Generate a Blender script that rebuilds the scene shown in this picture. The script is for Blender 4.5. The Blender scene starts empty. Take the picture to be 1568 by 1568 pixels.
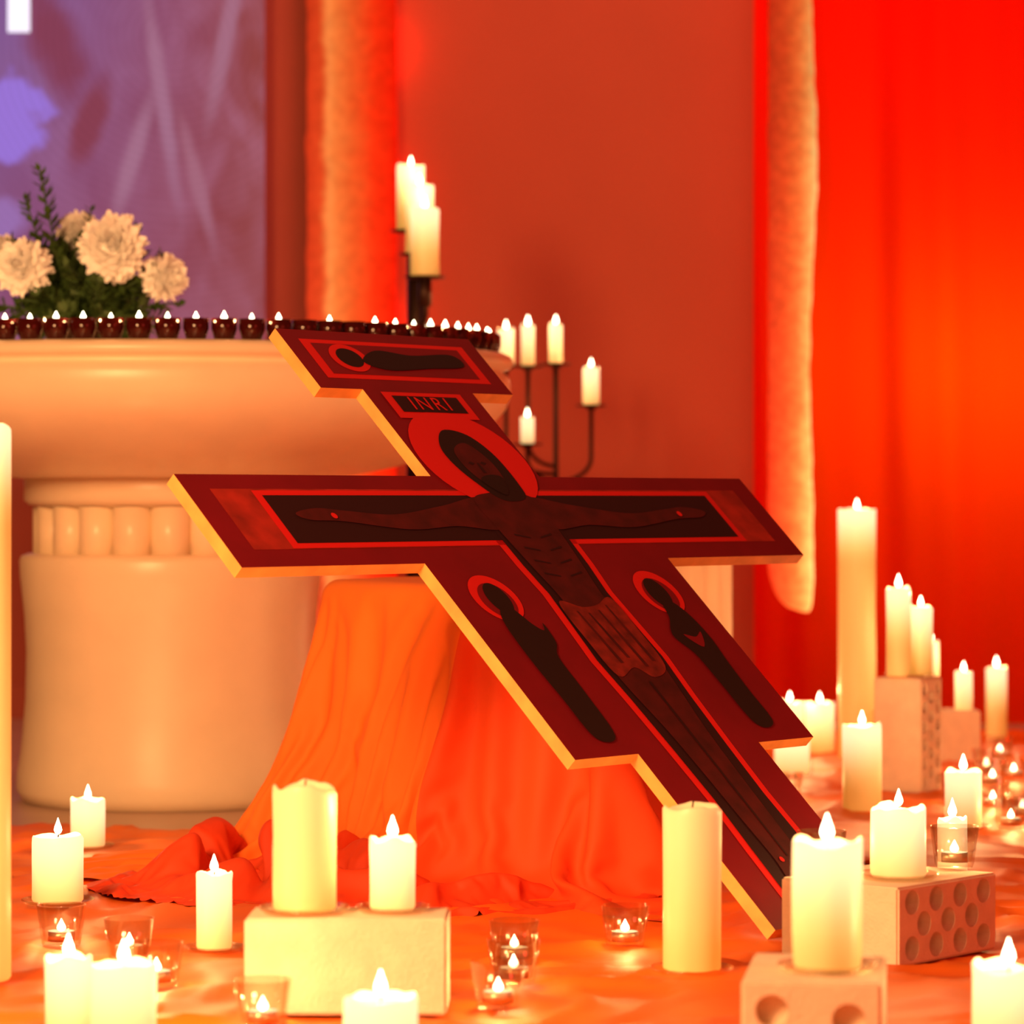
import bpy, bmesh, math, random, time
import numpy as np
from mathutils import Vector, Matrix, noise
random.seed(7)
sc = bpy.context.scene
sc.view_settings.view_transform = 'Standard'
sc.view_settings.look = 'None'

# ------------------------------------------------------------------ materials
def newmat(name):
    m = bpy.data.materials.new(name); m.use_nodes = True
    nt = m.node_tree
    return m, nt, nt.nodes["Principled BSDF"], nt.nodes["Material Output"]
def pmat(name, col, rough=0.5, metal=0.0, bump=0.0, bscale=40.0, var=0.0, emis=None, es=0.0, spec=None, vscale=8.0):
    m, nt, p, o = newmat(name)
    p.inputs['Base Color'].default_value = (*col, 1)
    p.inputs['Roughness'].default_value = rough
    p.inputs['Metallic'].default_value = metal
    if spec is not None: p.inputs['Specular IOR Level'].default_value = spec
    if emis:
        p.inputs['Emission Color'].default_value = (*emis, 1)
        p.inputs['Emission Strength'].default_value = es
    tc = nt.nodes.new('ShaderNodeTexCoord')
    if var > 0:
        n = nt.nodes.new('ShaderNodeTexNoise'); n.inputs['Scale'].default_value = vscale
        n.inputs['Detail'].default_value = 4
        r = nt.nodes.new('ShaderNodeMapRange')
        r.inputs[3].default_value = 1 - var; r.inputs[4].default_value = 1 + var
        r.inputs[1].default_value = .3; r.inputs[2].default_value = .7
        mx = nt.nodes.new('ShaderNodeVectorMath'); mx.operation = 'SCALE'
        mx.inputs[0].default_value = col
        nt.links.new(tc.outputs['Object'], n.inputs['Vector'])
        nt.links.new(n.outputs['Fac'], r.inputs[0])
        nt.links.new(r.outputs[0], mx.inputs['Scale'])
        nt.links.new(mx.outputs[0], p.inputs['Base Color'])
    if bump > 0:
        n = nt.nodes.new('ShaderNodeTexNoise'); n.inputs['Scale'].default_value = bscale
        n.inputs['Detail'].default_value = 6
        b = nt.nodes.new('ShaderNodeBump'); b.inputs['Strength'].default_value = bump
        b.inputs['Distance'].default_value = 0.01
        nt.links.new(tc.outputs['Object'], n.inputs['Vector'])
        nt.links.new(n.outputs['Fac'], b.inputs['Height'])
        nt.links.new(b.outputs[0], p.inputs['Normal'])
    return m

def waxmat(name, top, bot, st, sb, reach, base=(.86, .70, .42)):  # candlelight inside the wax is painted as emission, graded by height
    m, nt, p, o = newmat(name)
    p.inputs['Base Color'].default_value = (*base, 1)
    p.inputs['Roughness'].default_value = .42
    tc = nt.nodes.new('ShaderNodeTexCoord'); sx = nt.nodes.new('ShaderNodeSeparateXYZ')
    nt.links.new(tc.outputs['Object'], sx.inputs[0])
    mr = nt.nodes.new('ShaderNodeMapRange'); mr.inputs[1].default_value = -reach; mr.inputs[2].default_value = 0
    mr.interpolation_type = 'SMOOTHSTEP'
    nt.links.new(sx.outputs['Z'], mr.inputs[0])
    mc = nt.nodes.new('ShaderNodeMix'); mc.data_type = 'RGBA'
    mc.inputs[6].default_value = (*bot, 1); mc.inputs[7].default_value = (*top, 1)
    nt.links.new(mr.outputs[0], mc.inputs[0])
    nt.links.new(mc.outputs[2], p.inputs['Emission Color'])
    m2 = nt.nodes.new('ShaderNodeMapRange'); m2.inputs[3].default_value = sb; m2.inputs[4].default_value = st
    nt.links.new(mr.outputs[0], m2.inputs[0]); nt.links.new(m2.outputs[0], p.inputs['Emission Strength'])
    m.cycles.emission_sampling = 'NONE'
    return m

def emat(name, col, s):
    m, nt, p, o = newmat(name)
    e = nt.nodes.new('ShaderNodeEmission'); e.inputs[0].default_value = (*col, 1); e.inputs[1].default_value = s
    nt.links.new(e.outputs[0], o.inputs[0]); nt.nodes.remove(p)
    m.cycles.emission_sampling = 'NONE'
    return m

def glassmat():
    m, nt, p, o = newmat('clear_glass'); nt.nodes.remove(p)
    t = nt.nodes.new('ShaderNodeBsdfTransparent'); t.inputs[0].default_value = (.98, .95, .9, 1)
    g = nt.nodes.new('ShaderNodeBsdfGlossy'); g.inputs['Roughness'].default_value = .12
    g.inputs[0].default_value = (1, .92, .8, 1)
    lw = nt.nodes.new('ShaderNodeLayerWeight'); lw.inputs[0].default_value = .3
    mr = nt.nodes.new('ShaderNodeMapRange'); mr.inputs[3].default_value = .04; mr.inputs[4].default_value = .6
    mx = nt.nodes.new('ShaderNodeMixShader')
    nt.links.new(lw.outputs['Facing'], mr.inputs[0]); nt.links.new(mr.outputs[0], mx.inputs[0])
    nt.links.new(t.outputs[0], mx.inputs[1]); nt.links.new(g.outputs[0], mx.inputs[2])
    nt.links.new(mx.outputs[0], o.inputs[0])
    return m

M = {}
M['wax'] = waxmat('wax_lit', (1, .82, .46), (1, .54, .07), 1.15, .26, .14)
M['waxdim'] = waxmat('wax_unlit', (1, .64, .24), (1, .44, .02), .36, .32, .20)  # faint painted glow stays on candles without a flame
M['pool'] = emat('molten_wax', (1, .84, .45), 1.8)  # pool brightness put in as emission
M['flame'] = emat('flame', (1, .88, .55), 12.0)
M['wick'] = pmat('wick', (.03, .02, .01), .9)
M['glass'] = glassmat()
M['alu'] = pmat('tealight_tin', (.8, .7, .6), .3, 1.0)
M['stone'] = pmat('altar_stone', (.92, .77, .56), .34, bump=.04, bscale=30, var=.04)
M['brick'] = pmat('sand_lime_brick', (.88, .74, .60), .9, bump=.25, bscale=220, var=.07, vscale=30)
M['metal'] = pmat('wrought_iron', (.05, .022, .015), .45, .7)
M['cup'] = pmat('dark_red_glass', (.05, .004, .003), .12)
M['woodedge'] = pmat('pale_wood_edge', (.85, .44, .12), .6, var=.15, vscale=25)
M['crim'] = pmat('icon_crimson', (.19, .002, .009), .55, var=.12)
M['bright'] = pmat('icon_scarlet', (.68, .009, .008), .6)
M['tip'] = pmat('icon_rust_red', (.34, .018, .010), .6, var=.35, vscale=20)
M['dark'] = pmat('icon_dark', (.022, .001, .003), .6)
M['skin'] = pmat('icon_brown', (.066, .003, .004), .6, var=.35, vscale=25)
M['robe'] = pmat('icon_black_green', (.014, .003, .003), .6)
M['cloth2'] = pmat('icon_loincloth', (.18, .012, .008), .6, var=.5, vscale=35)
M['drape'] = pmat('orange_drape', (.90, .20, .016), .8)
M['reddrape'] = pmat('red_drape', (.72, .055, .007), .7)
M['drape_shade'] = pmat('orange_drape_shaded', (.80, .085, .008), .75)  # redder copy of the orange drape, side shade put into its colour
M['petal'] = pmat('white_petals', (.98, .97, .96), .6)
M['leaf'] = pmat('dark_leaves', (.05, .10, .02), .6)
M['floor'] = pmat('stone_floor', (.55, .40, .33), .35, var=.1, vscale=3)
M['wall'] = pmat('painted_wall', (.44, .098, .058), .9, bump=.08, bscale=120, var=.05, vscale=2)

def clothmat():
    m, nt, p, o = newmat('orange_floor_cloth')
    p.inputs['Roughness'].default_value = .5
    tc = nt.nodes.new('ShaderNodeTexCoord')
    n = nt.nodes.new('ShaderNodeTexNoise'); n.inputs['Scale'].default_value = 3.2
    n.inputs['Detail'].default_value = 2; n.inputs['Distortion'].default_value = .5
    nt.links.new(tc.outputs['Object'], n.inputs['Vector'])
    cr = nt.nodes.new('ShaderNodeValToRGB')
    cr.color_ramp.elements[0].position = .3; cr.color_ramp.elements[0].color = (.78, .13, .008, 1)
    cr.color_ramp.elements[1].position = .75; cr.color_ramp.elements[1].color = (.88, .20, .012, 1)
    nt.links.new(n.outputs['Fac'], cr.inputs[0]); nt.links.new(cr.outputs[0], p.inputs['Base Color'])
    b = nt.nodes.new('ShaderNodeBump'); b.inputs['Strength'].default_value = .6; b.inputs['Distance'].default_value = .03
    nt.links.new(n.outputs['Fac'], b.inputs['Height']); nt.links.new(b.outputs[0], p.inputs['Normal'])
    return m
M['floorcloth'] = clothmat()

def curtainmat():
    m, nt, p, o = newmat('red_curtain_fabric')
    p.inputs['Base Color'].default_value = (.80, .004, .002, 1); p.inputs['Roughness'].default_value = .9
    p.inputs['Specular IOR Level'].default_value = .05
    t = nt.nodes.new('ShaderNodeBsdfTranslucent'); t.inputs[0].default_value = (1, .09, .004, 1)
    mx = nt.nodes.new('ShaderNodeMixShader'); mx.inputs[0].default_value = .6
    nt.links.new(p.outputs[0], mx.inputs[1]); nt.links.new(t.outputs[0], mx.inputs[2])
    nt.links.new(mx.outputs[0], o.inputs[0])
    return m
M['curtain'] = curtainmat()

def stripmat(name, stops, zlo, zhi, slo, shi, ns, amp=.3, stipple=.25):  # emission ramp paints the light across the plaster
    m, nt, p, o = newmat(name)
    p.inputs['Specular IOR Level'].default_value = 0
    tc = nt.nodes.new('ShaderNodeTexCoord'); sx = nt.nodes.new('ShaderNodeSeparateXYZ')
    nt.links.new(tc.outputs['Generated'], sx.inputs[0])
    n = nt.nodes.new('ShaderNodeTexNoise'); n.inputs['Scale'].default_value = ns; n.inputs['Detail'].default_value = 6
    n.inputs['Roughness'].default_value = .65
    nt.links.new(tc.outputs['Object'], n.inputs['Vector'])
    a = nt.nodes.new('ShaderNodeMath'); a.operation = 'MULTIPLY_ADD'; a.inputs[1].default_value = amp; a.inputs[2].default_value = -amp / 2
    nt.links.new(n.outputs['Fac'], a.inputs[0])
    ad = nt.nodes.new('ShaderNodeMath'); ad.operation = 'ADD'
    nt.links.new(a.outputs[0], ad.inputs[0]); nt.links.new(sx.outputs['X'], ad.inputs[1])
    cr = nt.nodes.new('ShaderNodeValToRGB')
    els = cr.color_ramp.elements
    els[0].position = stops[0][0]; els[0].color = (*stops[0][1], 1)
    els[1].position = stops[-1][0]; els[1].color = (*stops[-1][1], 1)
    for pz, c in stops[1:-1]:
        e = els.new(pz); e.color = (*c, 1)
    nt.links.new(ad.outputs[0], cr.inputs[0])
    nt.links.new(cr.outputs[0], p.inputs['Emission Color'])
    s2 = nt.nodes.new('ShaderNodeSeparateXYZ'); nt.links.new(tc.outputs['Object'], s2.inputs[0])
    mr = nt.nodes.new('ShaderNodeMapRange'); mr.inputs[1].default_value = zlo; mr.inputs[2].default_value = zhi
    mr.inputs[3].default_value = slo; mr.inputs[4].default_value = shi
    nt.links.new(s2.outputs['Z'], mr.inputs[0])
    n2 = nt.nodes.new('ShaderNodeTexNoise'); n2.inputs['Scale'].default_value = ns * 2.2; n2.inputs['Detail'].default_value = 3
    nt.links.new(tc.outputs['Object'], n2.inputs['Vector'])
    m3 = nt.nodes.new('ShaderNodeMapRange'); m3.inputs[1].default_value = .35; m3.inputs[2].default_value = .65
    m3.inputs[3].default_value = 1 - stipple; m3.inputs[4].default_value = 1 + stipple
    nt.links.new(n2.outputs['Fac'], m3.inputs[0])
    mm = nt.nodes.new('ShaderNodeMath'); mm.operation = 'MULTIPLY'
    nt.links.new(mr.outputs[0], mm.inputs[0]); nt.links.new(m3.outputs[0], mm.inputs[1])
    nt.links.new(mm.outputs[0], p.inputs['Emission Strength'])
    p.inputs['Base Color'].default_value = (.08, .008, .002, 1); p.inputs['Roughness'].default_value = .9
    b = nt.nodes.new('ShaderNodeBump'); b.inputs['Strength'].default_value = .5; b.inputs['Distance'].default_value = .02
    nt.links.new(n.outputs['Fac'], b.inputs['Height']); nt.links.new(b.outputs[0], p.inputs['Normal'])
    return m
M['stripA'] = stripmat('emissive_plaster_a', [(.0, (.66, .035, .008)), (.18, (.72, .06, .012)), (.27, (.98, .26, .055)), (.34, (.90, .19, .035)),
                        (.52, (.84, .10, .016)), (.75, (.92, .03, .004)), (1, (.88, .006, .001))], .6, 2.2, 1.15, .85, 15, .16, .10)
M['stripB'] = stripmat('emissive_plaster_b', [(0, (.55, .025, .006)), (.35, (.72, .065, .012)), (.6, (.86, .14, .025)),
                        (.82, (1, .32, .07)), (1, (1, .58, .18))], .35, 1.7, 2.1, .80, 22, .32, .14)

def mathn(nt, op, a=None, b=None, va=None, vb=None, clamp=False):
    n = nt.nodes.new('ShaderNodeMath'); n.operation = op; n.use_clamp = clamp
    if a is not None: nt.links.new(a, n.inputs[0])
    elif va is not None: n.inputs[0].default_value = va
    if b is not None: nt.links.new(b, n.inputs[1])
    elif vb is not None: n.inputs[1].default_value = vb
    return n.outputs[0]
def screenmat():
    m, nt, p, o = newmat('projected_image')
    tc = nt.nodes.new('ShaderNodeTexCoord')
    sep = nt.nodes.new('ShaderNodeSeparateXYZ'); nt.links.new(tc.outputs['Object'], sep.inputs[0])
    mp = nt.nodes.new('ShaderNodeMapping'); mp.inputs['Scale'].default_value = (2.4, 1, 1.3); mp.inputs['Rotation'].default_value = (0, .35, 0)
    nt.links.new(tc.outputs['Object'], mp.inputs[0])
    n = nt.nodes.new('ShaderNodeTexNoise'); n.inputs['Scale'].default_value = 2.6; n.inputs['Detail'].default_value = 4
    n.inputs['Distortion'].default_value = .9
    nt.links.new(mp.outputs[0], n.inputs['Vector'])
    cr = nt.nodes.new('ShaderNodeValToRGB')
    cr.color_ramp.elements[0].position = .36; cr.color_ramp.elements[0].color = (.24, .045, .050, 1)
    cr.color_ramp.elements[1].position = .66; cr.color_ramp.elements[1].color = (.32, .10, .15, 1)
    nt.links.new(n.outputs['Fac'], cr.inputs[0])
    w = nt.nodes.new('ShaderNodeTexWave'); w.wave_type = 'RINGS'; w.inputs['Scale'].default_value = 14
    w.inputs['Distortion'].default_value = 7; w.inputs['Detail'].default_value = 1; w.inputs['Detail Scale'].default_value = .25
    mpw = nt.nodes.new('ShaderNodeMapping'); mpw.inputs['Location'].default_value = (.95, -9.15, -1.9)
    nt.links.new(tc.outputs['Object'], mpw.inputs[0]); nt.links.new(mpw.outputs[0], w.inputs['Vector'])
    w.rings_direction = 'Y'
    bx = nt.nodes.new('ShaderNodeMapRange'); bx.inputs[1].default_value = -.72; bx.inputs[2].default_value = -1.5
    nt.links.new(sep.outputs['X'], bx.inputs[0])
    bz = nt.nodes.new('ShaderNodeMapRange'); bz.inputs[1].default_value = .9; bz.inputs[2].default_value = 2.1
    bz.inputs[3].default_value = .25
    nt.links.new(sep.outputs['Z'], bz.inputs[0])
    mul = mathn(nt, 'MULTIPLY', bx.outputs[0], bz.outputs[0])
    mx = nt.nodes.new('ShaderNodeMix'); mx.data_type = 'RGBA'
    nt.links.new(mul, mx.inputs[0]); nt.links.new(cr.outputs[0], mx.inputs[6]); mx.inputs[7].default_value = (.17, .10, .33, 1)
    last = mx.outputs[2]
    def blob(cx, cz, rx, rz, col, soft=.25, nz=.5, seed=0, rot=0):
        nonlocal last
        nn_ = nt.nodes.new('ShaderNodeTexNoise'); nn_.inputs['Scale'].default_value = 11; nn_.inputs['Detail'].default_value = 3
        mpp = nt.nodes.new('ShaderNodeMapping'); mpp.inputs['Location'].default_value = (seed, 0, seed)
        nt.links.new(tc.outputs['Object'], mpp.inputs[0]); nt.links.new(mpp.outputs[0], nn_.inputs['Vector'])
        x_ = mathn(nt, 'SUBTRACT', sep.outputs['X'], vb=cx); z_ = mathn(nt, 'SUBTRACT', sep.outputs['Z'], vb=cz)
        cr_, sr_ = math.cos(rot), math.sin(rot)
        xr = mathn(nt, 'ADD', mathn(nt, 'MULTIPLY', x_, vb=cr_), mathn(nt, 'MULTIPLY', z_, vb=sr_))
        zr = mathn(nt, 'ADD', mathn(nt, 'MULTIPLY', x_, vb=-sr_), mathn(nt, 'MULTIPLY', z_, vb=cr_))
        dx = mathn(nt, 'MULTIPLY', xr, vb=1 / rx); dz = mathn(nt, 'MULTIPLY', zr, vb=1 / rz)
        d = mathn(nt, 'SQRT', mathn(nt, 'ADD', mathn(nt, 'MULTIPLY', dx, dx), mathn(nt, 'MULTIPLY', dz, dz)))
        d = mathn(nt, 'ADD', d, mathn(nt, 'MULTIPLY', mathn(nt, 'SUBTRACT', nn_.outputs['Fac'], vb=.5), vb=nz * 2))
        mr = nt.nodes.new('ShaderNodeMapRange'); mr.inputs[1].default_value = 1 + soft / 2; mr.inputs[2].default_value = 1 - soft / 2
        mr.interpolation_type = 'SMOOTHSTEP'
        nt.links.new(d, mr.inputs[0])
        m_ = nt.nodes.new('ShaderNodeMix'); m_.data_type = 'RGBA'
        nt.links.new(mr.outputs[0], m_.inputs[0]); nt.links.new(last, m_.inputs[6]); m_.inputs[7].default_value = (*col, 1)
        last = m_.outputs[2]
    blob(-1.44, 1.70, .12, .09, (.28, .17, .68), .45, .9, 1)
    blob(-1.40, 1.62, .09, .05, (.28, .17, .68), .5, .8, 2)
    blob(-1.47, 1.40, .11, .06, (.28, .15, .42), .6, .6, 3)
    blob(-.98, 1.74, .020, .26, (.33, .15, .25), 1.3, .35, 5, .15)
    blob(-1.06, 1.58, .022, .16, (.33, .15, .25), 1.3, .35, 8, -.3)
    blob(-.88, 1.50, .018, .16, (.33, .13, .20), 1.3, .35, 9, .25)
    blob(-1.28, 1.90, .07, .16, (.19, .04, .09), 1.0, .5, 11, .4)
    blob(-1.18, 1.68, .04, .12, (.20, .04, .08), 1.0, .5, 12, -.3)
    blob(-.80, 1.92, .022, .22, (.33, .14, .22), 1.2, .35, 15, -.2)
    sc_ = nt.nodes.new('ShaderNodeMapRange'); sc_.inputs[3].default_value = .90; sc_.inputs[4].default_value = 1.01
    nt.links.new(w.outputs['Fac'], sc_.inputs[0])
    nt.links.new(last, p.inputs['Emission Color']); nt.links.new(sc_.outputs[0], p.inputs['Emission Strength'])
    p.inputs['Base Color'].default_value = (.05, .02, .025, 1); p.inputs['Roughness'].default_value = .9
    return m
M['screen'] = screenmat()
M['scr_white'] = emat('projected_white', (.95, .85, 1), 1.2)

# ------------------------------------------------------------------ mesh builder
class MB:
    def __init__(s): s.v = []; s.f = []; s.m = []; s.sm = []
    def add(s, vs, fs, mi=0, smooth=True):
        o = len(s.v); s.v += [tuple(v) for v in vs]
        for f in fs: s.f.append([o + i for i in f]); s.m.append(mi); s.sm.append(smooth)
    def lathe(s, prof, c=(0, 0, 0), seg=40, mi=0, fn=None, smooth=True, rz=None):
        vs = []; fs = []
        for j, (r, z) in enumerate(prof):
            for i in range(seg):
                a = 2 * math.pi * i / seg
                dr, dz = fn(a, j, r, z) if fn else (0, 0)
                vs.append((c[0] + (r + dr) * math.cos(a), c[1] + (r + dr) * math.sin(a), c[2] + z + dz))
        n = len(prof)
        for j in range(n - 1):
            for i in range(seg):
                k = (i + 1) % seg
                fs.append([j * seg + i, j * seg + k, (j + 1) * seg + k, (j + 1) * seg + i])
        if prof[0][0] > 1e-6: fs.append(list(range(seg))[::-1])
        if prof[-1][0] > 1e-6: fs.append([(n - 1) * seg + i for i in range(seg)])
        s.add(vs, fs, mi, smooth)
    def tube(s, path, r, mi=0, seg=10):
        path = [Vector(p) for p in path]; vs = []; fs = []
        rs = r if isinstance(r, (list, tuple)) else [r] * len(path)
        for j, p in enumerate(path):
            t = (path[min(j + 1, len(path) - 1)] - path[max(j - 1, 0)]).normalized()
            up = Vector((0, 1, 0)) if abs(t.y) < .9 else Vector((1, 0, 0))
            a = t.cross(up).normalized(); b = t.cross(a).normalized()
            for i in range(seg):
                th = 2 * math.pi * i / seg
                vs.append(p + (a * math.cos(th) + b * math.sin(th)) * rs[j])
        for j in range(len(path) - 1):
            for i in range(seg):
                k = (i + 1) % seg
                fs.append([j * seg + i, j * seg + k, (j + 1) * seg + k, (j + 1) * seg + i])
        fs.append(list(range(seg))[::-1]); fs.append([(len(path) - 1) * seg + i for i in range(seg)])
        s.add(vs, fs, mi)
    def box(s, lo, hi, mi=0):
        x0, y0, z0 = lo; x1, y1, z1 = hi
        s.add([(x0, y0, z0), (x1, y0, z0), (x1, y1, z0), (x0, y1, z0), (x0, y0, z1), (x1, y0, z1), (x1, y1, z1), (x0, y1, z1)],
              [[0, 3, 2, 1], [4, 5, 6, 7], [0, 1, 5, 4], [1, 2, 6, 5], [2, 3, 7, 6], [3, 0, 4, 7]], mi, False)
    def obj(s, name, mats, parent=None, loc=(0, 0, 0), fixn=True):
        me = bpy.data.meshes.new(name); me.from_pydata(s.v, [], s.f)
        for m in mats: me.materials.append(m)
        for p, mi, sm in zip(me.polygons, s.m, s.sm): p.material_index = mi; p.use_smooth = sm
        if fixn:
            bm = bmesh.new(); bm.from_mesh(me); bmesh.ops.recalc_face_normals(bm, faces=bm.faces); bm.to_mesh(me); bm.free()
        me.update()
        ob = bpy.data.objects.new(name, me); sc.collection.objects.link(ob); ob.location = loc
        if parent: ob.parent = parent
        return ob

# ------------------------------------------------------------------ draped stool + heap of cloth (cloth solver, run once while building)
STOOL = [Vector(p) for p in ((-.33, 5.58), (-.09, 5.21), (.17, 5.13), (.20, 5.60), (-.05, 5.85), (-.22, 5.84))]
def prism(loop, z0, z1, grow=0.0, it=2, name='stool'):
    m_ = len(loop); segs = []
    for i in range(m_):
        a, c_ = loop[i], loop[(i + 1) % m_]
        for k in range(8): segs.append(a.lerp(c_, k / 8))
    for _ in range(it): segs = [(segs[i - 1] + segs[i] * 2 + segs[(i + 1) % len(segs)]) / 4 for i in range(len(segs))]
    cen = sum(segs, Vector((0, 0))) / len(segs)
    segs = [p + (p - cen).normalized() * grow for p in segs]
    N = len(segs); b = MB(); vs = []
    rings = [(1, z0), (1, z0 * .5 + z1 * .5), (1, z1 - .02), (.985, z1 - .006), (.95, z1), (.5, z1), (.02, z1)]
    for s_, z in rings:
        for p in segs:
            q = cen + (p - cen) * s_; vs.append((q.x, q.y, z))
    fs = [[j * N + i, j * N + (i + 1) % N, (j + 1) * N + (i + 1) % N, (j + 1) * N + i] for j in range(len(rings) - 1) for i in range(N)]
    fs.append([(len(rings) - 1) * N + i for i in range(N)])
    b.add(vs, fs, 0, True)
    return b.obj(name, [M['reddrape']]), cen
def collider(ob, th=.006):
    ob.modifiers.new('Collision', 'COLLISION'); ob.collision.thickness_outer = th; ob.collision.thickness_inner = .2; ob.collision.cloth_friction = 10
def simcloth(ob, frames, selfc=True, quality=6, dist=.006, bend=.5, mass=.3, tmax=60, stiff=20, cq=3):
    md = ob.modifiers.new('Cloth', 'CLOTH'); s_ = md.settings
    s_.quality = quality; s_.mass = mass; s_.tension_stiffness = stiff; s_.compression_stiffness = stiff; s_.shear_stiffness = stiff * .4
    s_.bending_stiffness = bend; s_.air_damping = 1.5
    s_.tension_damping = 8; s_.compression_damping = 8; s_.shear_damping = 8
    c_ = md.collision_settings; c_.use_collision = True; c_.distance_min = .005; c_.collision_quality = cq
    c_.use_self_collision = selfc; c_.self_distance_min = dist
    md.point_cache.frame_start = 1; md.point_cache.frame_end = frames + 2
    t0 = time.time(); last = 1
    for f in range(1, frames + 1):
        sc.frame_set(f); last = f
        if time.time() - t0 > tmax: break
    dg = bpy.context.evaluated_depsgraph_get()
    me = bpy.data.meshes.new_from_object(ob.evaluated_get(dg))
    ob.modifiers.clear(); ob.data = me
    co_ = np.zeros(len(me.vertices) * 3); me.vertices.foreach_get('co', co_); co_ = co_.reshape(-1, 3)
    bad = (co_[:, 2] < -.007)
    co_[bad, 2] = -.005
    me.vertices.foreach_set('co', co_.ravel()); me.update()
    return co_

b = MB(); b.box((-3, 2.5, -.4), (3, 9, -.010)); fl = b.obj('tmp_floor', [M['floor']]); collider(fl)
stool, SC_ = prism(STOOL, -.004, .468); collider(stool)
b = MB(); gx, gy = 92, 88; W_, D_ = 1.66, 1.60; rot = math.radians(-35)
vs = []
for j in range(gy + 1):
    for i in range(gx + 1):
        lx = (i / gx - .5) * W_; ly = (j / gy - .5) * D_
        x = SC_.x - .02 + lx * math.cos(rot) - ly * math.sin(rot); y = SC_.y - .02 + lx * math.sin(rot) + ly * math.cos(rot)
        vs.append((x, y, .486 + .006 * noise.noise(Vector((x * 3, y * 3, 0)))))
fA = []; fB = []
for j in range(gy):
    for i in range(gx):
        f = [j * (gx + 1) + i, j * (gx + 1) + i + 1, (j + 1) * (gx + 1) + i + 1, (j + 1) * (gx + 1) + i]
        (fB if i > gx * .60 and j < gy * .60 else fA).append(f)  # right front faces take the painted shade colour
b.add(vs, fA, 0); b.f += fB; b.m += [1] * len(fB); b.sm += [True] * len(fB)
drp = b.obj('draped_stool', [M['drape'], M['drape_shade']], fixn=False)
simcloth(drp, 44, tmax=110, bend=6.0, dist=.008, quality=6)
stool.modifiers.clear()
st2, _ = prism(STOOL, -.35, .5, grow=.05, name='tmp_prism'); collider(st2)
b = MB(); n = 104; idx = {}; vs = []; fs = []
hx, hy = -.19, 5.26; RX, RY = .51, .51
hull = [Vector((v.co.x, v.co.y)) for v in st2.data.vertices[:48]]
def inside(x, y):
    r = False; k = len(hull) - 1
    for i in range(len(hull)):
        if (hull[i].y > y) != (hull[k].y > y) and x < (hull[k].x - hull[i].x) * (y - hull[i].y) / (hull[k].y - hull[i].y) + hull[i].x: r = not r
        k = i
    return r
ok = {}
for j in range(n + 1):
    for i in range(n + 1):
        x = hx + (i / n - .5) * 2 * RX; y = hy + (j / n - .5) * 2 * RY
        th = math.atan2((y - hy) / RY, (x - hx) / RX)
        e = math.hypot((x - hx) / RX, (y - hy) / RY) + .05 * math.sin(3 * th + 1) + .03 * math.sin(5 * th)
        dx_, dy_ = x - SC_.x, y - SC_.y; L_ = math.hypot(dx_, dy_) + 1e-6
        if e < .90 and not inside(x - dx_ / L_ * .015, y - dy_ / L_ * .015):
            ok[(i, j)] = len(vs)
            wv = noise.noise(Vector((x * 2.5, y * 2.5, 3))) * 4
            rp = math.sin(e * 22 + wv) * .5 + .5
            rp2 = abs(noise.noise(Vector((x * 6.5, y * 6.5, 8))))
            amp = .115 * min(1, max(0, (.90 - e) / .14))
            vs.append((x, y, .010 + amp * (.75 * rp + 1.0 * rp2)))
for j in range(n):
    for i in range(n):
        q = [(i, j), (i + 1, j), (i + 1, j + 1), (i, j + 1)]
        if all(k in ok for k in q): fs.append([ok[k] for k in q])
b.add(vs, fs); pile = b.obj('crumpled_red_cloth', [M['reddrape']], fixn=False)
simcloth(pile, 18, tmax=110, bend=2.0, quality=8, dist=.005)
bpy.data.objects.remove(st2, do_unlink=True); bpy.data.objects.remove(fl, do_unlink=True)
sc.frame_set(1)
for ob in (drp, pile):
    for p in ob.data.polygons: p.use_smooth = True
    s_ = ob.modifiers.new('Sub', 'SUBSURF'); s_.levels = 2; s_.render_levels = 2
stool.name = 'stool'; stool.parent = drp; pile.parent = drp

def empty(name, loc=(0, 0, 0)):
    e = bpy.data.objects.new(name, None); sc.collection.objects.link(e); e.location = loc; return e

def plight(name, loc, power, col=(1, .50, .18), r=.006, parent=None):
    l = bpy.data.lights.new(name, 'POINT'); l.energy = power; l.color = col; l.shadow_soft_size = r
    o = bpy.data.objects.new(name, l); sc.collection.objects.link(o); o.location = loc
    if parent: o.parent = parent
    return o

FLAME = [(.0005, 0), (.0045, .003), (.0062, .007), (.0053, .012), (.0030, .018), (.0004, .026)]
CANDLE_P = 1.3

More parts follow.
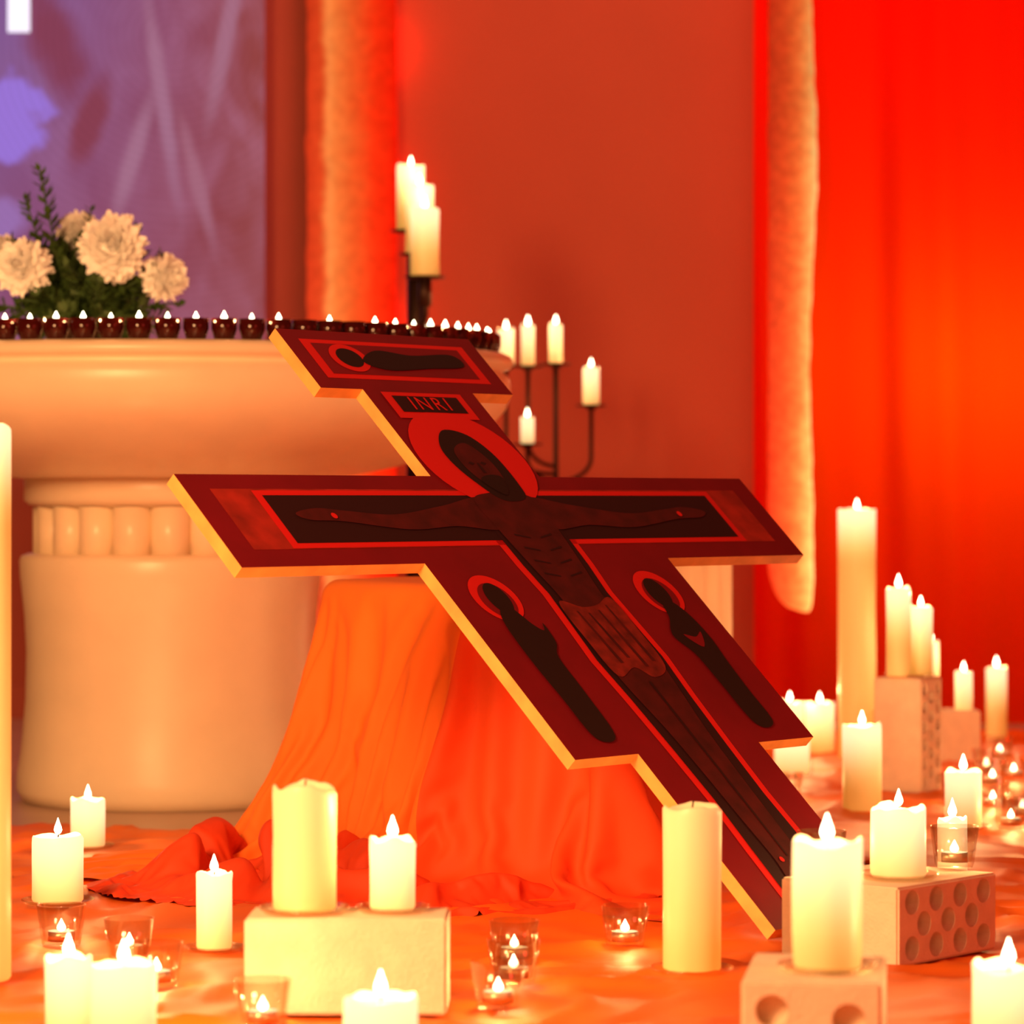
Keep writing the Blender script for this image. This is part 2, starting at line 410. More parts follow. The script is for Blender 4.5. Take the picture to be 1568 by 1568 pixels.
# ------------------------------------------------------------------ candles
def candle(x, y, z0, r, h, lit=True, melt=.003, power=None, saucer=False, name='pillar_candle', seed=None, fs=1.0):
    sd = random.random() * 50
    top = z0 + h
    b = MB()
    def fn(a, j, rr, z):
        dz = 0; dr = noise.noise(Vector((math.cos(a) * 1.3, math.sin(a) * 1.3, sd + z * 14))) * r * .05
        if rr < .001: return (0, 0)
        if j >= 6 and j <= 8:
            dz = noise.noise(Vector((math.cos(a) * 1.1 + sd, math.sin(a) * 1.1, 0))) * melt * 2.8 + \
                 noise.noise(Vector((math.cos(a) * 3 + sd, math.sin(a) * 3, 9))) * melt * .6
            dr += noise.noise(Vector((math.cos(a) * 2 + sd, math.sin(a) * 2, 4))) * melt * .5
        return (dr, dz)
    w = min(.005, r * .16)
    prof = [(0, -h), (r * .93, -h), (r, -h + .004), (r, -h * .7), (r, -h * .4), (r, -.012), (r, -.003), (r - w * .4, 0), (r - w, -.002), (r - w * 1.3, -.009)]
    b.lathe(prof, seg=56, fn=fn)
    b2 = MB(); b2.lathe([(0, -.0085), (r - w * 1.2, -.0085), (r - w * 1.2, -.0095)], seg=32)
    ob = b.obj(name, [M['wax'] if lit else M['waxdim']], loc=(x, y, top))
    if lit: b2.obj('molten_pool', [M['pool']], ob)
    else: b2.obj('wax_top', [M['waxdim']], ob)
    bw = MB(); bw.tube([(0, 0, -.009), (.0005, 0, .0), (.0015, 0, .006)], .0011, seg=6); bw.obj('wick', [M['wick']], ob)
    if lit:
        bf = MB(); k = fs * random.uniform(.85, 1.15)
        bf.lathe([(a * k, c * k + .001) for a, c in FLAME], seg=14); bf.obj('flame', [M['flame']], ob)
        plight('candlelight', (0, 0, .030 * k + .004), power if power is not None else CANDLE_P, parent=ob)
    if saucer:
        bs = MB(); R = r + .017
        bs.lathe([(0, -h - .0035), (R - .008, -h - .0035), (R, -h + .003), (R - .001, -h + .005), (R - .009, -h - .001), (0, -h - .001)], seg=40)
        bs.obj('glass_saucer', [M['glass']], ob)
    return ob

def tealight(x, y, z0=0.0, k=1.0, lit=True):
    b = MB(); R = .034 * k; r0 = .025 * k; H = .058 * k
    b.lathe([(0, .001), (r0, .001), (r0 + .002, .006), (R, H), (R - .0022, H), (r0 - .001, .009), (0, .008)], seg=36)
    ob = b.obj('tealight_glass', [M['glass']], loc=(x, y, z0))
    t = MB(); t.lathe([(0, .0085), (.0185, .0085), (.0185, .022), (.0178, .022), (.0176, .019)], seg=28); t.obj('tin', [M['alu']], ob)
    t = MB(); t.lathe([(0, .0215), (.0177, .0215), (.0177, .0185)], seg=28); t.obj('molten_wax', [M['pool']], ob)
    f = MB(); f.lathe([(a * 1.0, .021 + c * .68) for a, c in FLAME], seg=12); f.obj('flame', [M['flame']], ob)
    plight('candlelight', (0, 0, .043), CANDLE_P * .45, parent=ob)
    return ob

# ------------------------------------------------------------------ room
b = MB(); b.box((-4, 1.0, -.06), (4, 10.2, -.006)); b.obj('floor', [M['floor']])
b = MB(); b.box((-3.2, 9.3, -.006), (.69, 9.45, 3.4)); b.obj('wall_back', [M['wall']])
b = MB(); b.box((-3.2, 9.27, -.006), (.69, 9.3, .09)); b.obj('baseboard_back', [M['wall']])

# floor cloth
nx, ny = 260, 380
x0, x1, y0, y1 = -1.5, 2.2, 2.4, 8.75
b = MB(); vs = []
for j in range(ny + 1):
    for i in range(nx + 1):
        x = x0 + (x1 - x0) * i / nx; y = y0 + (y1 - y0) * j / ny
        n1 = noise.noise(Vector((x * 1.6, y * 1.6, 0))); n3 = noise.noise(Vector((x * 1.6, y * 1.6, 9)))
        n2 = 1 - abs(noise.noise(Vector((x * 3 + n1 * 3, y * 3 + n3 * 3, 3)))) * 3.0
        n4 = 1 - abs(noise.noise(Vector((x * 7 + n3 * 3, y * 5 + n1 * 3, 6)))) * 3.6
        a2 = max(0, n2); a4 = max(0, n4)
        vs.append((x, y, -.0055 + .010 * a2 * a2 + .006 * a4 * a4))
fs = []
for j in range(ny):
    for i in range(nx):
        x = x0 + (x1 - x0) * (i + .5) / nx; y = y0 + (y1 - y0) * (j + .5) / ny
        lim = 6.12 + .08 * math.sin(x * 5) if x < -.35 else 8.75
        if -.45 < x < -.35: lim = 6.3
        if y < lim: fs.append([j * (nx + 1) + i, j * (nx + 1) + i + 1, (j + 1) * (nx + 1) + i + 1, (j + 1) * (nx + 1) + i])
b.add(vs, fs); b.obj('orange_floor_cloth', [M['floorcloth']])

# projection screen on its stand
b = MB(); b.box((-1.95, 9.15, .75), (-.694, 9.165, 2.6)); scr = b.obj('projection_screen', [M['screen']])
b = MB(); b.add([(x, 9.147, z) for x, z in ((-1.413, 1.925), (-1.35, 1.925), (-1.35, 2.25), (-1.413, 2.25))], [[0, 1, 2, 3]], 0, False); b.obj('projected_bar', [M['scr_white']], scr)
b = MB(); b.box((-1.22, 9.166, -.006), (-1.18, 9.19, 2.55)); b.box((-1.3, 9.10, -.006), (-1.1, 9.2, .02)); b.obj('screen_stand', [M['metal']], scr)

# plaster columns, their lighting painted in as emission
def strip(name, xl, xr, y, z0, z1, mat, wavy_l, wavy_r, round_bottom=False, depth=.05, back=None):
    b = MB(); nz = 220; nxx = 14; vs = []
    for j in range(nz + 1):
        z = z0 + (z1 - z0) * j / nz
        l = xl + wavy_l * (noise.noise(Vector((0, 0, z * 9))) + .5 * noise.noise(Vector((0, 3, z * 25))))
        r = xr + wavy_r * (noise.noise(Vector((5, 0, z * 1.6))) * 1.6 + .30 * noise.noise(Vector((0, 7, z * 14))))
        if round_bottom:
            q = (z - z0) / .14
            if q < 1:
                e = 1 - math.sqrt(max(0, 1 - (1 - q) ** 2)); l += (r - l) * .72 * e; r -= (xr - xl) * .12 * e
        for i in range(nxx + 1):
            t = i / nxx
            bul = math.sin(math.pi * t) ** .6
            vs.append((l + (r - l) * t, y - depth * bul - .006 * noise.noise(Vector((t * 4, 0, z * 30))), z))
    fs = [[j * (nxx + 1) + i, j * (nxx + 1) + i + 1, (j + 1) * (nxx + 1) + i + 1, (j + 1) * (nxx + 1) + i] for j in range(nz) for i in range(nxx)]
    b.add(vs, fs); ob = b.obj(name, [mat])
    if back:
        b = MB(); b.box((back[0], y, z0), (back[1], 9.3, z1)); b.obj('column_light_blocker', [M['wall']], ob)  # unseen box added to keep the red lamps off the left wall
    return ob
sA = strip('emissive_plaster_column', -.578, -.325, 9.2, 0, 3.2, M['stripA'], .006, .004, back=(-.57, -.42))
sB = strip('emissive_plaster_column', .70, .822, 8.92, .31, 3.0, M['stripB'], .004, .014, True, .03)
for z in (1.1, 1.5, 1.9, 2.3):
    plight('red_wall_lamp', (-.375, 9.25, z), 1.0, (1, .012, .003), .01)

# curtain
b = MB(); vs = []; nxx = 260; nz = 50
for j in range(nz + 1):
    z = -.004 + 3.0 * j / nz
    for i in range(nxx + 1):
        x = .67 + 2.0 * i / nxx
        d = .030 * math.sin(x * 17 + .8 * math.sin(z * 1.3)) + .02 * math.sin(x * 9 + 1) + .008 * math.sin(x * 47 + z)
        vs.append((x, 9.05 + d, z))
fs = [[j * (nxx + 1) + i, j * (nxx + 1) + i + 1, (j + 1) * (nxx + 1) + i + 1, (j + 1) * (nxx + 1) + i] for j in range(nz) for i in range(nxx)]
b.add(vs, fs); b.obj('red_curtain', [M['curtain']])
plight('curtain_backlight', (1.27, 9.42, .98), 9, (1, .75, .02), .08)
plight('curtain_backlight', (1.10, 9.75, 2.0), 18, (1, .004, .001), .15)
plight('curtain_backlight', (1.5, 9.9, 1.1), 8, (1, .006, .001), .15)

# ------------------------------------------------------------------ altar
AC = (-.709, 6.79)
altar = empty('stone_altar', (0, 0, 0))
ZR = .9165
A3 = (AC[0], AC[1], 0)
b = MB()
b.lathe([(.02, ZR), (.695, ZR), (.708, ZR - .006), (.712, ZR - .018), (.706, ZR - .028), (.692, ZR - .032), (.692, ZR - .040), (.702, ZR - .046),
         (.706, ZR - .06), (.706, ZR - .085), (.695, ZR - .115), (.668, ZR - .145), (.62, ZR - .178), (.55, ZR - .208), (.46, ZR - .234), (.38, ZR - .250),
         (.30, ZR - .258), (.02, ZR - .258)], c=A3, seg=128)
b.obj('bowl_table', [M['stone']], altar)
b = MB(); b.lathe([(.02, .665), (.295, .665), (.303, .655), (.303, .615), (.292, .605), (.25, .602), (.25, .49), (.02, .49)], c=A3, seg=96)
for i in range(20):
    a = 2 * math.pi * i / 20 + .1
    b.lathe([(.04, .49), (.04, .602)], c=(AC[0] + .245 * math.cos(a), AC[1] + .245 * math.sin(a), 0), seg=20)
b.obj('colonnette_ring', [M['stone']], altar)
b = MB(); b.lathe([(.02, .505), (.295, .505), (.308, .50), (.312, .49), (.311, .46), (.302, .38), (.298, .30), (.300, .2), (.309, .1), (.317, .05), (.318, .02), (.305, -.005), (.02, -.005)], c=A3, seg=96)
b.obj('drum_base', [M['stone']], altar)

# votive row on altar rim
row = empty('votive_candle_row', (AC[0], AC[1], ZR))
bc, bw, bf = MB(), MB(), MB()
ang = -172; k = 0
while ang < 35:
    a = math.radians(ang); c = (.662 * math.cos(a), .662 * math.sin(a), 0.0005)
    bc.lathe([(0, 0), (.017, 0), (.019, .002), (.0245, .020), (.0245, .040), (.0232, .040), (.0228, .032)], c=c, seg=22)
    bw.lathe([(0, .037), (.022, .037), (.022, .029)], c=c, seg=16)
    if random.random() < .85:
        q = random.uniform(.65, .95)
        bf.lathe([(x * q * 1.1, z * q * .8 + .036) for x, z in FLAME], c=c, seg=10)
        if k % 2 == 0: plight('candlelight', (c[0], c[1], .060), .55, parent=row)
    ang += 4.6; k += 1
bc.obj('cups', [M['cup']], row); bw.obj('votive_wax', [pmat('votive_wax', (.8, .4, .15), .5, emis=(1, .40, .08), es=.9)], row); bf.obj('flames', [M['flame']], row)  # votive wax glow is emission too

# ------------------------------------------------------------------ bouquet
bq = empty('flower_bouquet', (-.87, 6.67, ZR + .001))
def mum(center, R, axis, name, n=280):
    b = MB(); ax = Vector(axis).normalized()
    t = ax.cross(Vector((0, 0, 1))).normalized(); bt = ax.cross(t); C0 = Vector(center)
    vs = []; S = 20
    for j in range(9):
        ph = math.pi * j / 8
        for i in range(S):
            th = 2 * math.pi * i / S
            vs.append(C0 + (t * math.cos(th) + bt * math.sin(th)) * R * .45 * math.sin(ph) + ax * R * .45 * math.cos(ph))
    b.add(vs, [[j * S + i, j * S + (i + 1) % S, (j + 1) * S + (i + 1) % S, (j + 1) * S + i] for j in range(8) for i in range(S)])
    for i in range(n):
        f = i / n; pol = math.radians(6 + 122 * f ** .7); az = i * 2.39996
        rad = t * math.cos(az) + bt * math.sin(az)
        L = R * (.70 + .34 * f) * random.uniform(.80, 1.14)
        d = ax * math.cos(pol) + rad * math.sin(pol)
        tang = (-ax * math.sin(pol) + rad * math.cos(pol))
        side = ax.cross(rad).normalized(); w = R * .095
        side = (side + tang * random.uniform(-.7, .7)).normalized()
        pts = []
        for s_, ws in ((.35, .7), (.6, 1.0), (.85, 1.15), (1.0, .4)):
            cur = -tang * (R * .30 * (s_ - .35) ** 2) * (1 if pol < 1.7 else -.8)
            p = d * L * s_ + cur
            pts += [p - side * w * ws, p + side * w * ws]
        b.add([C0 + p for p in pts], [[0, 1, 3, 2], [2, 3, 5, 4], [4, 5, 7, 6]])
    return b.obj(name, [M['petal']], bq, fixn=False)
def rel(x, y, z): return (x + .87, y - 6.67, z - ZR)
mum(rel(-.989, 6.58, 1.085), .062, (-.2, -1, .15), 'chrysanthemum_1')
mum(rel(-.805, 6.58, 1.125), .075, (.1, -1, .2), 'chrysanthemum_2')
mum(rel(-.700, 6.62, 1.065), .052, (.85, -.6, .0), 'chrysanthemum_3')
mum(rel(-.895, 6.76, 1.165), .054, (0, -.8, .4), 'chrysanthemum_4')
mum(rel(-1.05, 6.70, 1.115), .052, (-.5, -.8, .5), 'chrysanthemum_5')
b = MB()
def frond(base, tip, nl, ll, sag=.02, wd=.16):
    base = Vector(base); tip = Vector(tip); pts = [base.lerp(tip, t / 8) + Vector((0, 0, sag * math.sin(math.pi * t / 8))) for t in range(9)]
    b.tube(pts, .0022, seg=5)
    for i in range(nl):
        t = .25 + .75 * i / nl; p = base.lerp(tip, t) + Vector((0, 0, sag * math.sin(math.pi * t)))
        d = (tip - base).normalized()
        for s_ in (-1, 1):
            rv = Vector((random.uniform(-1, 1), random.uniform(-1, 1), random.uniform(-.6, .6)))
            sd = (d.cross(rv)).normalized() * s_
            l = ll * (1.15 - t * .6); e = p + (d * .7 + sd * .8).normalized() * l
            wv = d.cross(sd).normalized() * l * wd
            m_ = p.lerp(e, .5)
            b.add([p, m_ + wv, e, m_ - wv], [[0, 1, 2, 3]])
for i in range(110):
    a = random.uniform(0, 2 * math.pi); R = random.uniform(.05, .20)
    frond((random.uniform(-.04, .04), random.uniform(-.03, .03), .03), (R * math.cos(a) * 1.05, R * math.sin(a) * .6, random.uniform(.02, .25)), 12, .046, .02, .28)
frond((-.03, 0, .05), rel(-.965, 6.66, 1.295), 22, .05, 0, .22)
frond((-.04, 0, .05), rel(-.995, 6.66, 1.235), 18, .045, 0, .22)
frond((-.02, 0, .05), rel(-.86, 6.68, 1.215), 16, .04, 0, .22)
frond((.03, 0, .05), rel(-.71, 6.66, 1.12), 16, .04, 0, .22)
b.obj('foliage', [M['leaf']], bq, fixn=False)
b = MB(); b.lathe([(0, 0), (.05, 0), (.075, .035), (.078, .05), (.072, .05), (.0, .035)], seg=32); b.obj('flower_bowl', [M['metal']], bq)

# ------------------------------------------------------------------ candelabra
st = empty('candle_stand', (-.225, 7.76, 0))
b = MB(); b.lathe([(0, -.005), (.14, -.005), (.14, .01), (.05, .03), (.027, .06), (.025, 1.0), (.025, 1.19), (.0, 1.19)], seg=28)
def plate(b, x, y, z, R=.045, drop=.0):
    b.lathe([(0, z - .012), (.012, z - .012), (.014, z - .006), (R, z - .004), (R + .003, z), (R, z + .0), (0, z - .001)], c=(x, y, 0), seg=30)
for (x, y, z) in ((.02, -.09, 1.14), (.006, 0, 1.20), (-.018, .09, 1.263)):
    plate(b, x, y, z, .046)
b.tube([(0, 0, 1.02), (.01, -.05, 1.02), (.02, -.085, 1.05), (.02, -.09, 1.135)], .009)
b.tube([(0, 0, 1.02), (-.01, .05, 1.03), (-.018, .085, 1.08), (-.018, .09, 1.258)], .009)
b.tube([(.02, -.09, 1.07), (.02, -.09, 1.137)], .016)
b.obj('iron_frame', [M['metal']], st)
for (x, y, z, h) in ((-.205, 7.67, 1.1405, .16), (-.219, 7.76, 1.2005, .163), (-.243, 7.85, 1.2635, .155)):
    candle(x, y, z, .034, h, power=.7, melt=.005)

cd = empty('candelabrum', (.11, 8.2, 0))
b = MB()
b.tube([(0, 0, .0), (0, 0, .955)], .007)
for a in (90, 210, 330):
    a = math.radians(a); b.tube([(0, 0, .12), (.1 * math.cos(a), .1 * math.sin(a), .06), (.18 * math.cos(a), .18 * math.sin(a), .0)], .007)
def arm(xe, ye, zlow, ztop):
    pts = [(0, 0, zlow)]
    for i in range(1, 9):
        t = i / 8 * math.pi / 2
        pts.append((xe * math.sin(t), ye * math.sin(t), zlow + .06 * (1 - math.cos(t))))
    pts.append((xe, ye, ztop)); b.tube(pts, .0055)
holders = [(0, 0, .955), (-.070, -.02, .948), (-.125, .05, .952), (.088, -.03, .85), (-.072, -.10, .752)]
arm(.088, -.03, .66, .85); arm(-.070, -.02, .70, .948); arm(-.125, .05, .68, .952); arm(-.072, -.10, .66, .752)
for (x, y, z) in holders: plate(b, x, y, z + .003, .036)
b.obj('iron_frame', [M['metal']], cd)
for (x, y, z), (r, h) in zip(holders, ((.017, .098), (.017, .100), (.021, .09), (.021, .095), (.017, .065))):
    candle(.11 + x, 8.2 + y, z + .0035, r, h, power=.35, name='taper_candle', fs=.9)

# fluted pedestal behind the cross
b = MB()
b.lathe([(.01, 0), (.16, 0), (.16, .03), (.135, .05), (.120, .06), (.120, .50), (.145, .52), (.15, .56), (.01, .56)], seg=160,
        fn=lambda a, j, r, z: ((-.012 * abs(math.sin(a * 8)) if 4 <= j <= 5 else 0), 0))
b.obj('fluted_pedestal', [M['stone']], loc=(.375, 7.35, -.005))

# ------------------------------------------------------------------ cross
A = math.radians(50); T = math.radians(44)
u = Vector((math.cos(A), math.sin(A), 0)); w = Vector((-math.sin(A) * math.cos(T), math.cos(A) * math.cos(T), math.sin(T))); nn = u.cross(w)
TH = .020
outline = [(0, 0), (.298, 0), (.298, .337), (.443, .337), (.443, .731), (.823, .731), (.823, .918), (.283, .918), (.283, 1.114), (.385, 1.114), (.385, 1.25),
           (-.075, 1.25), (-.075, 1.114), (.020, 1.114), (.020, .918), (-.525, .918), (-.525, .731), (-.145, .731), (-.145, .337), (0, .337)]
b = MB()
n = len(outline)
b.add([(p, q, 0) for p, q in outline], [list(range(n))], 1, False)
b.add([(p, q, -TH) for p, q in outline], [list(range(n))[::-1]], 0, False)
for i in range(n):
    p, q = outline[i], outline[(i + 1) % n]
    b.add([(p[0], p[1], 0), (p[0], p[1], -TH), (q[0], q[1], -TH), (q[0], q[1], 0)], [[0, 1, 2, 3]], 0, False)
def poly(pts, lay, mi): b.add([(p, q, .0004 * lay) for p, q in pts], [list(range(len(pts)))], mi, False)
def rect(p0, q0, p1, q1, lay, mi): poly([(p0, q0), (p1, q0), (p1, q1), (p0, q1)], lay, mi)
def ell(c, rx, ry, lay, mi, rot=0, k=40):
    cr, sr = math.cos(rot), math.sin(rot)
    poly([(c[0] + rx * math.cos(t) * cr - ry * math.sin(t) * sr, c[1] + rx * math.cos(t) * sr + ry * math.sin(t) * cr) for t in [2 * math.pi * i / k for i in range(k)]], lay, mi)
def smoothp(pts, sub=6):
    out = []; m_ = len(pts)
    for i in range(m_):
        p0, p1, p2, p3 = [Vector(pts[(i + k) % m_]) for k in (-1, 0, 1, 2)]
        for s_ in range(sub):
            t = s_ / sub
            v = .5 * ((2 * p1) + (p2 - p0) * t + (2 * p0 - 5 * p1 + 4 * p2 - p3) * t * t + (3 * p1 - p0 - 3 * p2 + p3) * t ** 3)
            out.append((v.x, v.y))
    return out
CR, BR, TI, DK, SK, RB, LC = 1, 2, 3, 4, 5, 6, 7
c = .149
rect(c - .625, .765, c + .625, .888, 1, TI)
rect(c - .545, .766, c + .545, .8845, 2, BR)
rect(c - .530, .776, c + .530, .874, 3, DK)
def chan(ex, qtop, qbot):
    hw = [(.80, .082), (.72, .078), (.66, .070), (.60, .074), (.52, .080), (.44, .072), (.34, .066), (.24, .062), (.14, .066), (qbot, .068)]
    return [(c - h - ex, q) for q, h in hw] + [(c + h + ex, q) for q, h in hw[::-1]]
poly(chan(.015, .8, .035), 2, BR); poly(chan(0, .8, .048), 4, DK)
ell((c + .002, .955), .126, .110, 5, BR)
rect(.055, 1.048, .245, 1.108, 4, BR); rect(.073, 1.062, .228, 1.099, 6, DK)
torso = smoothp([(c - .075, .862), (c - .03, .878), (c + .03, .878), (c + .075, .862), (c + .072, .80), (c + .062, .72), (c + .052, .65), (c + .060, .60), (c + .066, .54),
                 (c + .058, .46), (c + .046, .38), (c + .040, .30), (c + .036, .20), (c + .034, .12), (c + .038, .075), (c + .012, .065), (c, .10), (c - .012, .065), (c - .038, .075), (c - .034, .12),
                 (c - .038, .20), (c - .042, .30), (c - .048, .38), (c - .060, .46), (c - .066, .54), (c - .060, .60), (c - .052, .65), (c - .062, .72), (c - .072, .80)])
poly(torso, 7, SK)
for sg in (-1, 1):
    armp = smoothp([(c + sg * .05, .868), (c + sg * .16, .850), (c + sg * .28, .832), (c + sg * .38, .840), (c + sg * .44, .846), (c + sg * .49, .836), (c + sg * .47, .822), (c + sg * .40, .818),
                    (c + sg * .27, .800), (c + sg * .16, .806), (c + sg * .06, .80)])
    poly(armp if sg > 0 else armp[::-1], 6, SK)
    ell((c + sg * .415, .829), .006, .006, 9, BR, k=12)
poly(smoothp([(c - .055, .985), (c - .020, 1.020), (c + .030, 1.010), (c + .058, .965), (c + .062, .90), (c + .050, .865), (c - .005, .862), (c - .038, .900), (c - .058, .945)]), 8, RB)
poly(smoothp([(c - .030, .975), (c + .010, .990), (c + .036, .950), (c + .034, .905), (c + .008, .880), (c - .022, .905), (c - .036, .940)]), 9, SK)
poly(smoothp([(c - .022, .905), (c + .008, .918), (c + .034, .91), (c + .012, .872)]), 10, RB)
for ex in (-.014, .014): poly([(c + ex - .008, .944), (c + ex, .948), (c + ex + .008, .944), (c + ex, .940)], 10, DK)
poly([(c - .001, .945), (c + .003, .945), (c + .005, .922), (c - .003, .922)], 10, DK)
for i in range(4):
    q = .78 - i * .028
    for sg in (-1, 1): poly([(c + sg * .012, q), (c + sg * .045, q + .008), (c + sg * .045, q + .004), (c + sg * .012, q - .003)], 8, DK)
poly(smoothp([(c - .066, .640), (c - .02, .628), (c + .02, .632), (c + .064, .645), (c + .070, .58), (c + .066, .50), (c + .02, .478), (c - .01, .50), (c - .062, .485), (c - .070, .56)]), 9, LC)
for x_, q0, q1 in ((-.042, .62, .51), (-.018, .615, .52), (.010, .62, .50), (.036, .63, .51)):
    poly([(c + x_, q0), (c + x_ + .004, q0), (c + x_ + .016, q1), (c + x_ + .008, q1)], 10, SK)
poly([(c - .003, .47), (c + .003, .47), (c + .002, .12), (c - .002, .12)], 9, DK)
for sg in (-1, 1): ell((c + sg * .02, .115), .005, .005, 10, BR, k=12)
for sg in (-1, 1):
    m_ = c + sg * .198
    ell((m_, .655), .050, .048, 3, BR); ell((m_, .650), .036, .036, 4, CR); ell((m_ + sg * -.004, .654), .024, .032, 5, RB)
    if sg < 0:
        fig = [(m_ - .010, .632), (m_ + .016, .632), (m_ + .034, .60), (m_ + .050, .585), (m_ + .060, .60), (m_ + .056, .56), (m_ + .036, .53), (m_ + .034, .46), (m_ + .026, .372), (m_ - .020, .372), (m_ - .026, .45), (m_ - .030, .53), (m_ - .026, .60)]
    else:
        fig = [(m_ - .014, .632), (m_ + .012, .632), (m_ + .030, .60), (m_ + .036, .55), (m_ + .030, .50), (m_ + .026, .44), (m_ + .022, .372), (m_ - .024, .372), (m_ - .030, .46), (m_ - .034, .52), (m_ - .052, .555), (m_ - .046, .575), (m_ - .026, .60)]
    poly(smoothp(fig), 6, RB)
    if sg > 0: poly(smoothp([(m_ - .026, .562), (m_, .534), (m_ + .022, .566), (m_, .556)]), 7, CR)
rect(-.040, 1.138, .350, 1.228, 1, BR); rect(-.020, 1.148, .330, 1.219, 2, CR)
ell((.045, 1.186), .042, .032, 4, BR); ell((.045, 1.186), .028, .022, 5, RB)
poly(smoothp([(.07, 1.178), (.12, 1.206), (.20, 1.198), (.30, 1.204), (.31, 1.176), (.22, 1.168), (.12, 1.160)]), 6, RB)
cross = b.obj('painted_icon_cross', [M['woodedge'], M['crim'], M['bright'], M['tip'], M['dark'], M['skin'], M['robe'], M['cloth2']], fixn=False)
Mx = Matrix.Identity(4)
for i, v in enumerate((u, w, nn)):
    for k in range(3): Mx[k][i] = v[k]
F = Vector((.368, 4.563, TH * math.cos(T)))
Mx[0][3], Mx[1][3], Mx[2][3] = F
cross.matrix_world = Mx
tcu = bpy.data.curves.new('inri', 'FONT'); tcu.body = 'INRI'; tcu.size = .042; tcu.align_x = 'CENTER'; tcu.align_y = 'CENTER'; tcu.space_character = 1.25
tcu.materials.append(M['bright']); to = bpy.data.objects.new('inri_lettering', tcu); sc.collection.objects.link(to)
to.parent = cross; to.location = (.15, 1.080, .0032)

# ------------------------------------------------------------------ bricks
def brick(cx, cy, dims, rot, holes=None, z0=0.0, hr=.0165, hd=.04):
    X, Y, Z = dims
    bm = bmesh.new(); bmesh.ops.create_cube(bm, size=1)
    for v in bm.verts: v.co = Vector((v.co.x * X, v.co.y * Y, (v.co.z + .5) * Z))
    bmesh.ops.bevel(bm, geom=bm.edges[:], offset=.003, segments=2, affect='EDGES')
    me = bpy.data.meshes.new('perforated_brick'); bm.to_mesh(me); bm.free(); me.materials.append(M['brick'])
    ob = bpy.data.objects.new('perforated_brick', me); sc.collection.objects.link(ob)
    if holes:
        cb = MB()
        for hx, hz in holes:
            seg = 24; vs = []
            for yy in (-Y / 2 - .02, -Y / 2 + hd):
                for i in range(seg):
                    t = 2 * math.pi * i / seg; vs.append((hx + hr * math.cos(t), yy, hz + hr * math.sin(t)))
            fs = [[i, (i + 1) % seg, seg + (i + 1) % seg, seg + i] for i in range(seg)] + [list(range(seg))[::-1], [seg + i for i in range(seg)]]
            cb.add(vs, fs, 0, False)
        cut = cb.obj('cutter', [M['brick']])
        md = ob.modifiers.new('b', 'BOOLEAN'); md.object = cut; md.operation = 'DIFFERENCE'; md.solver = 'EXACT'
        bpy.context.view_layer.update()
        dg = bpy.context.evaluated_depsgraph_get()
        nm = bpy.data.meshes.new_from_object(ob.evaluated_get(dg))
        ob.modifiers.clear(); ob.data = nm
        bpy.data.objects.remove(cut, do_unlink=True)
    ob.location = (cx, cy, z0); ob.rotation_euler = (0, 0, math.radians(rot))
    return ob
h434 = [(-.087 + .058 * i, .083) for i in range(4)] + [(-.058 + .058 * i, .0525) for i in range(3)] + [(-.087 + .058 * i, .022) for i in range(4)]
brick(-.198, 3.9575, (.242, .115, .115), -1)
brick(.514, 4.448, (.24, .19, .105), 49.3, h434, hr=.0165, hd=.03)
hv = []
for i in range(6):
    z = .022 + i * .039
    hv += [(-.037, z), (.037, z)]
    if i < 5: hv.append((0, z + .0195))
brick(.840, 6.927, (.115, .107, .24), 60, hv, hr=.0145)
brick(.98, 7.72, (.24, .115, .12), 0)
brick(.335, 3.60, (.150, .22, .10), -8, [(-.042, .068), (.040, .060), (0, .022)], hr=.018, hd=.018)

# ------------------------------------------------------------------ ground candles  (x, y, z0, r, h, lit, saucer)
C = candle
C(-.683, 4.19, 0, .040, .71, fs=1.1)
C(-.691, 4.97, .004, .039, .101, saucer=True)
C(-.748, 5.76, .004, .030, .084, saucer=True)
C(-.406, 4.45, .004, .0245, .104, saucer=True)
C(-.2510, 3.955, .119, .0385, .152, lit=False, melt=.005, saucer=True)
C(-.145, 3.965, .119, .0277, .086, saucer=True)
C(.2345, 4.248, .004, .038, .214, lit=False, melt=.003, saucer=True)
C(.345, 3.575, .104, .038, .138, melt=.004, saucer=True, fs=1.0)
C(.521, 4.40, .109, .0375, .093, melt=.004, saucer=True)
C(.658, 4.88, 0, .022, .140)
C(-.516, 3.80, 0, .027, .084, fs=1.1)
C(-.428, 3.60, 0, .036, .105, melt=.003, fs=1.0)
C(-.140, 3.48, 0, .040, .087)
C(.543, 3.57, 0, .040, .107, melt=.006)
C(.824, 7.80, 0, .045, .593)
C(.749, 7.95, 0, .036, .122)
C(.672, 7.90, 0, .034, .128)
C(.628, 7.33, 0, .040, .09)
C(.695, 6.485, 0, .039, .169, melt=.004)
C(.843, 6.10, .004, .034, .106, saucer=True)
C(.815, 6.885, .244, .026, .186, power=.7, saucer=False)
C(.868, 6.935, .244, .025, .145, power=.7)
C(1.065, 7.70, .1205, .021, .09, power=.6)
C(.988, 7.70, .1205, .019, .162, power=.6)
C(1.246, 8.40, 0, .027, .186)
b = MB(); b.lathe([(0, .0), (.045, .0), (.056, .006), (.054, .007), (.044, .002), (0, .002)], seg=36)
b.obj('glass_plate', [M['glass']], loc=(.841, 6.915, .2405))

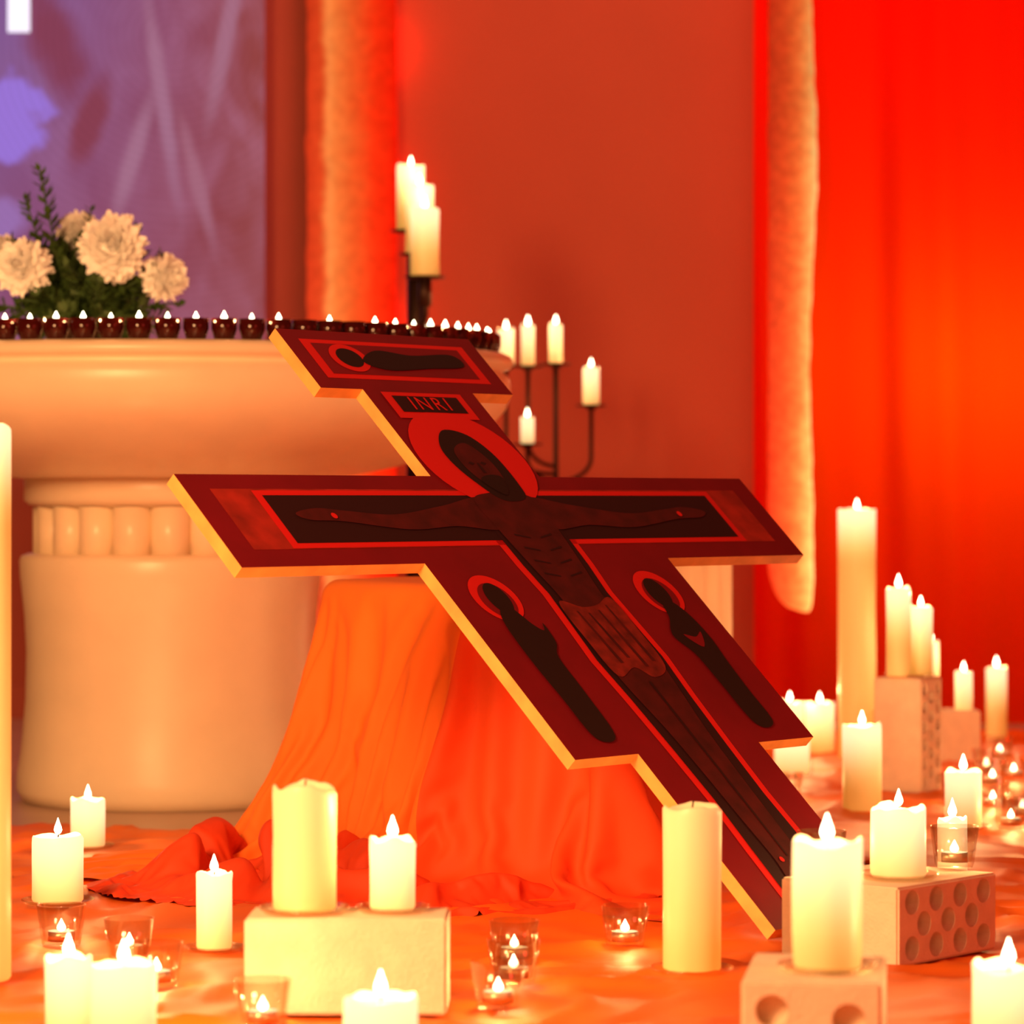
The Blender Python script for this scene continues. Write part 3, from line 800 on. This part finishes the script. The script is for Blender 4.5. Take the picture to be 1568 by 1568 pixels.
for (x, y, z) in ((-.621, 4.50, 0), (-.5105, 4.356, 0), (-.4485, 4.12, 0), (-.29, 3.80, 0), (.003, 4.337, 0), (.002, 4.15, 0), (-.0166, 3.95, 0), (.1556, 4.496, 0),
                  (.613, 4.525, .106), (.423, 4.46, .106), (.564, 6.69, 0), (1.15, 7.70, 0), (1.10, 7.16, 0), (1.03, 7.0, 0), (.955, 6.485, 0), (.932, 6.1, 0),
                  (.905, 6.66, 0), (1.06, 7.30, 0), (.985, 6.3, 0)):
    tealight(x, y, z)

# ------------------------------------------------------------------ added fill lights and room ambient
def area(name, loc, target, size, power, col):
    l = bpy.data.lights.new(name, 'AREA'); l.energy = power; l.size = size; l.color = col
    o = bpy.data.objects.new(name, l); sc.collection.objects.link(o); o.location = loc
    o.rotation_euler = (Vector(target) - Vector(loc)).to_track_quat('-Z', 'Y').to_euler(); return o
area('warm_front_fill', (-1.5, 2.2, 1.7), (-.8, 6.5, .65), .7, 155, (1, .48, .18))  # unseen fill added in place of off-frame candles and room light
area('red_side_fill', (2.3, 2.8, 1.9), (.2, 5.0, .5), .7, 22, (1, .06, .04))  # unseen red fill added to brighten the cross
area('wall_wash_fill', (.3, 7.7, 3.1), (.3, 9.3, .8), 1.2, 29, (1, .29, .18))  # unseen light added above the frame to lift the wall
area('red_curtain_fill', (2.6, 7.4, 1.8), (1.2, 9.0, 1.0), .8, 12, (1, .008, .002))  # extra off-frame red light added for the curtain front

wd = bpy.data.worlds.new('dim_room'); sc.world = wd; wd.use_nodes = True
wd.node_tree.nodes['Background'].inputs[0].default_value = (1, .16, .05, 1)
wd.node_tree.nodes['Background'].inputs[1].default_value = .08

# ------------------------------------------------------------------ camera
cam = bpy.data.cameras.new('camera'); co = bpy.data.objects.new('camera', cam); sc.collection.objects.link(co)
co.location = (0, 0, .616); co.rotation_euler = (math.radians(90), 0, 0)
cam.sensor_width = 36; cam.lens = 114.8; cam.shift_y = -.0121
cam.dof.use_dof = True; cam.dof.focus_distance = 4.9; cam.dof.aperture_fstop = 4.6
sc.camera = co
